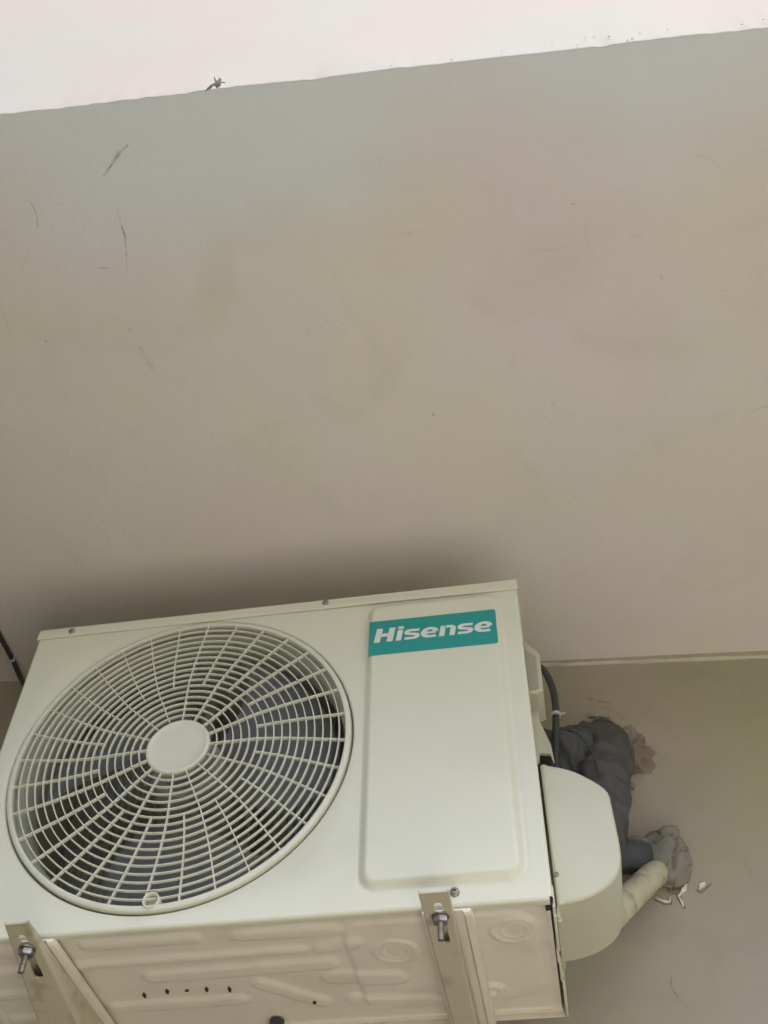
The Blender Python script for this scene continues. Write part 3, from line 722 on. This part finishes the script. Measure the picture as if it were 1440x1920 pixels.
    link('shank', bm, M_bolt, bt)
    return root
bracket(0.6458, 0.6783, 'narrow cream steel bracket arm bolted under the right end of the unit', 0.002, 0.07, -0.02)
bracket(0.1275, 0.1585, 'cream steel bracket arm at the left edge, bolted under the fan end of the unit', 0.001, 0.155, 0.11)

# ---------------------------------------------------------------- pipes and cables
def T(name, pts, r, m, label, cat, seg=14, n_=8, rough=0.0, rs=20, parent=None):
    bm = bmesh.new(); tube(bm, spline(pts, n_), r, seg, rough=rough, rs=rs); o = link(name, bm, m, parent, angle=60)
    if not parent: tag(o, label, cat)
    return o
# wrapped refrigerant pipes out of the wall hole, bending down behind the cover
tp = T('taped_pipe', [(0.925, 0.46, 0.555), (0.921, 0.405, 0.51), (0.913, 0.35, 0.445), (0.899, 0.318, 0.378), (0.887, 0.295, 0.31), (0.87, 0.265, 0.24)], lambda t: (0.049-0.006*t)*(1+0.03*((t*8) % 1)), M_tape,
       'thick pipe bundle wrapped in dark grey tape coming out of the upper wall hole', 'pipe', 56, 24, rough=0.011, rs=48)
T('taped_pipe_branch', [(0.930, 0.46, 0.565), (0.913, 0.418, 0.530), (0.880, 0.365, 0.485), (0.848, 0.322, 0.445), (0.818, 0.28, 0.41)], lambda t: 0.047*(1+0.025*((t*7) % 1)), M_tape, '', '', 56, 24, rough=0.010, rs=52, parent=tp)
T('tape_edge', [(0.842, 0.275, 0.435), (0.852, 0.262, 0.452), (0.872, 0.256, 0.442), (0.891, 0.262, 0.405), (0.897, 0.27, 0.365), (0.893, 0.27, 0.335)], 0.0016, M_cable, '', '', 8, 8, parent=tp)
cb = T('power_cable', [(0.806, 0.262, 0.600), (0.820, 0.255, 0.598), (0.833, 0.25, 0.575), (0.841, 0.25, 0.540), (0.8425, 0.25, 0.500), (0.838, 0.25, 0.455), (0.832, 0.25, 0.400), (0.825, 0.24, 0.33)], 0.0062, M_cable,
       'black cable looping out behind the carry handle on the right side of the unit', 'cable', 14)
bm = bmesh.new(); tube(bm, [Vector((0.8412, 0.249, 0.482)), Vector((0.8406, 0.249, 0.477))], 0.0085, 16)
box(bm, 0.847, 0.857, 0.243, 0.247, 0.4765, 0.4785); link('cable_tie', bm, M_tie, cb)
T('control_cable', [(0.806, 0.29, 0.47), (0.822, 0.285, 0.44), (0.833, 0.28, 0.41), (0.838, 0.27, 0.36), (0.832, 0.25, 0.30)], 0.016, M_dtape, 'fat dark cable sleeve dropping behind the valve plate on the right side', 'cable')
lc = T('black_cable', [(-0.199, 0.02, 0.737), (-0.199, 0.10, 0.734), (-0.199, 0.17, 0.733), (-0.200, 0.235, 0.733), (-0.199, 0.285, 0.725), (-0.180, 0.302, 0.698), (-0.155, 0.302, 0.655), (-0.1087, 0.304, 0.565), (-0.05, 0.302, 0.46), (-0.02, 0.300, 0.36), (-0.02, 0.30, 0.25), (0.004, 0.295, 0.16)], 0.0048, M_cable,
       'black cable clipped to the ceiling at the left edge above the unit', 'cable')
bm = bmesh.new(); box(bm, -0.213, -0.192, 0.228, 0.234, 0.7215, 0.7235, 0.0006); box(bm, -0.1935, -0.1915, 0.228, 0.234, 0.7225, 0.738, 0.0005)
link('cable_clip', bm, M_tie, lc)
# lower hole: pvc condensate pipe, dark insulated pipe, two thin wires, and the grey putty round them
T('pvc_pipe', [(0.852, 0.228, 0.076), (0.860, 0.245, 0.0904), (0.8838, 0.28, 0.130), (0.9135, 0.32, 0.176), (0.946, 0.363, 0.2265), (0.9624, 0.385, 0.2513), (0.972, 0.41, 0.268), (0.98, 0.45, 0.28)], 0.0205, M_pvc,
  'stained cream plastic pipe slanting up from behind the valve cover into the lower hole', 'pipe', 26, 10, rough=0.0012, rs=40)
T('insulated_pipe', [(0.865, 0.28, 0.235), (0.90, 0.33, 0.255), (0.94, 0.385, 0.285), (0.97, 0.44, 0.305)], 0.027, M_dtape, 'dark insulated pipe between the valve cover and the cream plastic pipe', 'pipe', 20, 8, rough=0.003, rs=30)
T('thin_wire', [(0.86, 0.33, 0.30), (0.90, 0.36, 0.318), (0.925, 0.375, 0.315), (0.95, 0.405, 0.318), (0.97, 0.43, 0.32)], 0.0026, M_wire, 'thin brown wire running into the top of the grey putty', 'wire', 8)
T('thin_wire', [(0.86, 0.33, 0.285), (0.90, 0.352, 0.297), (0.93, 0.372, 0.303), (0.955, 0.40, 0.302), (0.975, 0.43, 0.31)], 0.0028, M_wire, 'thin brown wire running over the dark insulated pipe, below its twin', 'wire', 8)

def blob(name, c, rad, m, disp, sc, sub=5, ridges=(), label=None, cat=None, flat=None, seed=0.0):
    bm = bmesh.new(); bmesh.ops.create_icosphere(bm, subdivisions=sub, radius=1); c = Vector(c)
    for v in bm.verts:
        d = v.co.normalized(); q = d*sc+Vector((seed, seed*2, 0))
        h = noise.fractal(q, 1.0, 2.0, 4)*disp+disp*0.9*(1-abs(noise.noise(q*0.8+Vector((7, 3, 1)))*2.2))
        p = Vector((d.x*rad[0], d.y*rad[1], d.z*rad[2]))*(1+h)
        for (ax, az, ox, w, dep) in ridges:
            s = ax*d.x+az*d.z+0.25*noise.noise(d*2.5+Vector((ox*5, 0, 0)))-ox; p *= 1-dep*math.exp(-(s/w)**2)
        v.co = c+p
    o = link(name, bm, m, angle=70)
    if label: tag(o, label, cat)
    return o
pt = blob('putty_patch', (0.990, 0.414, 0.296), (0.040, 0.032, 0.050), M_foam, 0.10, 1.1, 5, ridges=((0.75, 0.65, 0.50, 0.045, 0.22), (0.95, -0.3, 0.35, 0.035, 0.18), (-0.2, 1.0, 0.45, 0.035, 0.16), (0.6, -0.8, 0.4, 0.03, 0.12)), label='lumpy grey putty plug sealing the lower pipe hole in the wall', cat='putty', seed=3.1)
for (x0, z0, x1, z1, r) in ((0.925, 0.318, 0.970, 0.318, 0.011), (0.985, 0.262, 0.990, 0.252, 0.018), (0.990, 0.338, 1.018, 0.318, 0.016)):
    bm = bmesh.new()
    P = spline([Vector((x0, wy(x0)-0.012, z0)), Vector(((x0+x1)/2, wy(x0)-0.022, (z0+z1)/2+0.003)), Vector((x1, wy(x1)-0.014, z1))], 8)
    tube(bm, P, lambda t, r=r: r*(0.5+0.5*math.sin(math.pi*min(1, t*1.1))), 16, rough=0.009, rs=60)
    link('putty_fold', bm, M_foam, pt, angle=70)
# chipped plaster edges below the putty
def chips(name, pts, w, m, th=0.0022):
    bm = bmesh.new(); P = spline([Vector((a, b, 0)) for a, b in pts], 6); n_ = len(P); rows = []
    for i, p in enumerate(P):
        t = (P[min(i+1, n_-1)]-P[max(i-1, 0)]).normalized(); s = Vector((-t.y, t.x, 0)); f = i/(n_-1)
        ww = w*(0.25+0.75*math.sin(math.pi*f))*(1+0.9*noise.noise(Vector((p.x*150, p.y*150, 3))))
        row = []
        for k, o_ in ((-1, -0.001), (-0.7, th), (0.7, th*0.7), (1, -0.001)):
            q = p+s*ww*k; row.append(bm.verts.new((q.x, wy(q.x)-o_-0.0025, q.y)))
        rows.append(row)
    for a, b in zip(rows, rows[1:]):
        for k in range(3): bm.faces.new((a[k], a[k+1], b[k+1], b[k]))
    o = link(name, bm, m, wall, angle=30); return o
chips('plaster_chip', [(0.962, 0.232), (0.972, 0.226), (0.982, 0.224), (0.986, 0.232)], 0.0022, M_chip)
chips('plaster_chip', [(1.016, 0.262), (1.013, 0.250), (1.005, 0.240), (0.998, 0.232)], 0.0028, M_chip)
chips('plaster_chip', [(0.999, 0.232), (1.002, 0.222), (1.003, 0.214)], 0.0018, M_chip)
chips('plaster_chip', [(1.033, 0.244), (1.040, 0.252), (1.046, 0.255)], 0.0038, M_chip)
chips('plaster_chip', [(1.028, 0.243), (1.036, 0.240), (1.046, 0.247), (1.055, 0.254)], 0.0018, M_mortar, 0.0006)
chips('plaster_chip', [(0.960, 0.229), (0.972, 0.2225), (0.984, 0.221), (0.988, 0.228)], 0.0016, M_mortar, 0.0006)
chips('plaster_chip', [(0.992, 0.250), (0.998, 0.240), (1.000, 0.226), (1.006, 0.212)], 0.0030, M_mortar, 0.001)
chips('plaster_chip', [(0.985, 0.248), (0.994, 0.242), (1.004, 0.246)], 0.0060, M_mortar, 0.003)
# rough mortar round the upper hole
mo = blob('mortar_patch', (0.966, 0.426, 0.516), (0.032, 0.010, 0.050), M_mortar, 0.34, 3.4, 5, label='rough brown mortar patch round the upper pipe hole in the wall', cat='mortar patch', seed=1.3)
chips('plaster_chip', [(0.955, 0.572), (0.966, 0.566), (0.976, 0.560)], 0.0045, M_mort2, 0.004)
chips('plaster_chip', [(0.952, 0.466), (0.965, 0.460), (0.985, 0.466)], 0.0085, M_mort2, 0.006)
chips('plaster_chip', [(0.905, 0.602), (0.925, 0.606), (0.945, 0.598)], 0.0070, M_mort2, 0.004)
chips('plaster_chip', [(0.948, 0.452), (0.958, 0.446), (0.962, 0.437)], 0.0050, M_mortar, 0.005)
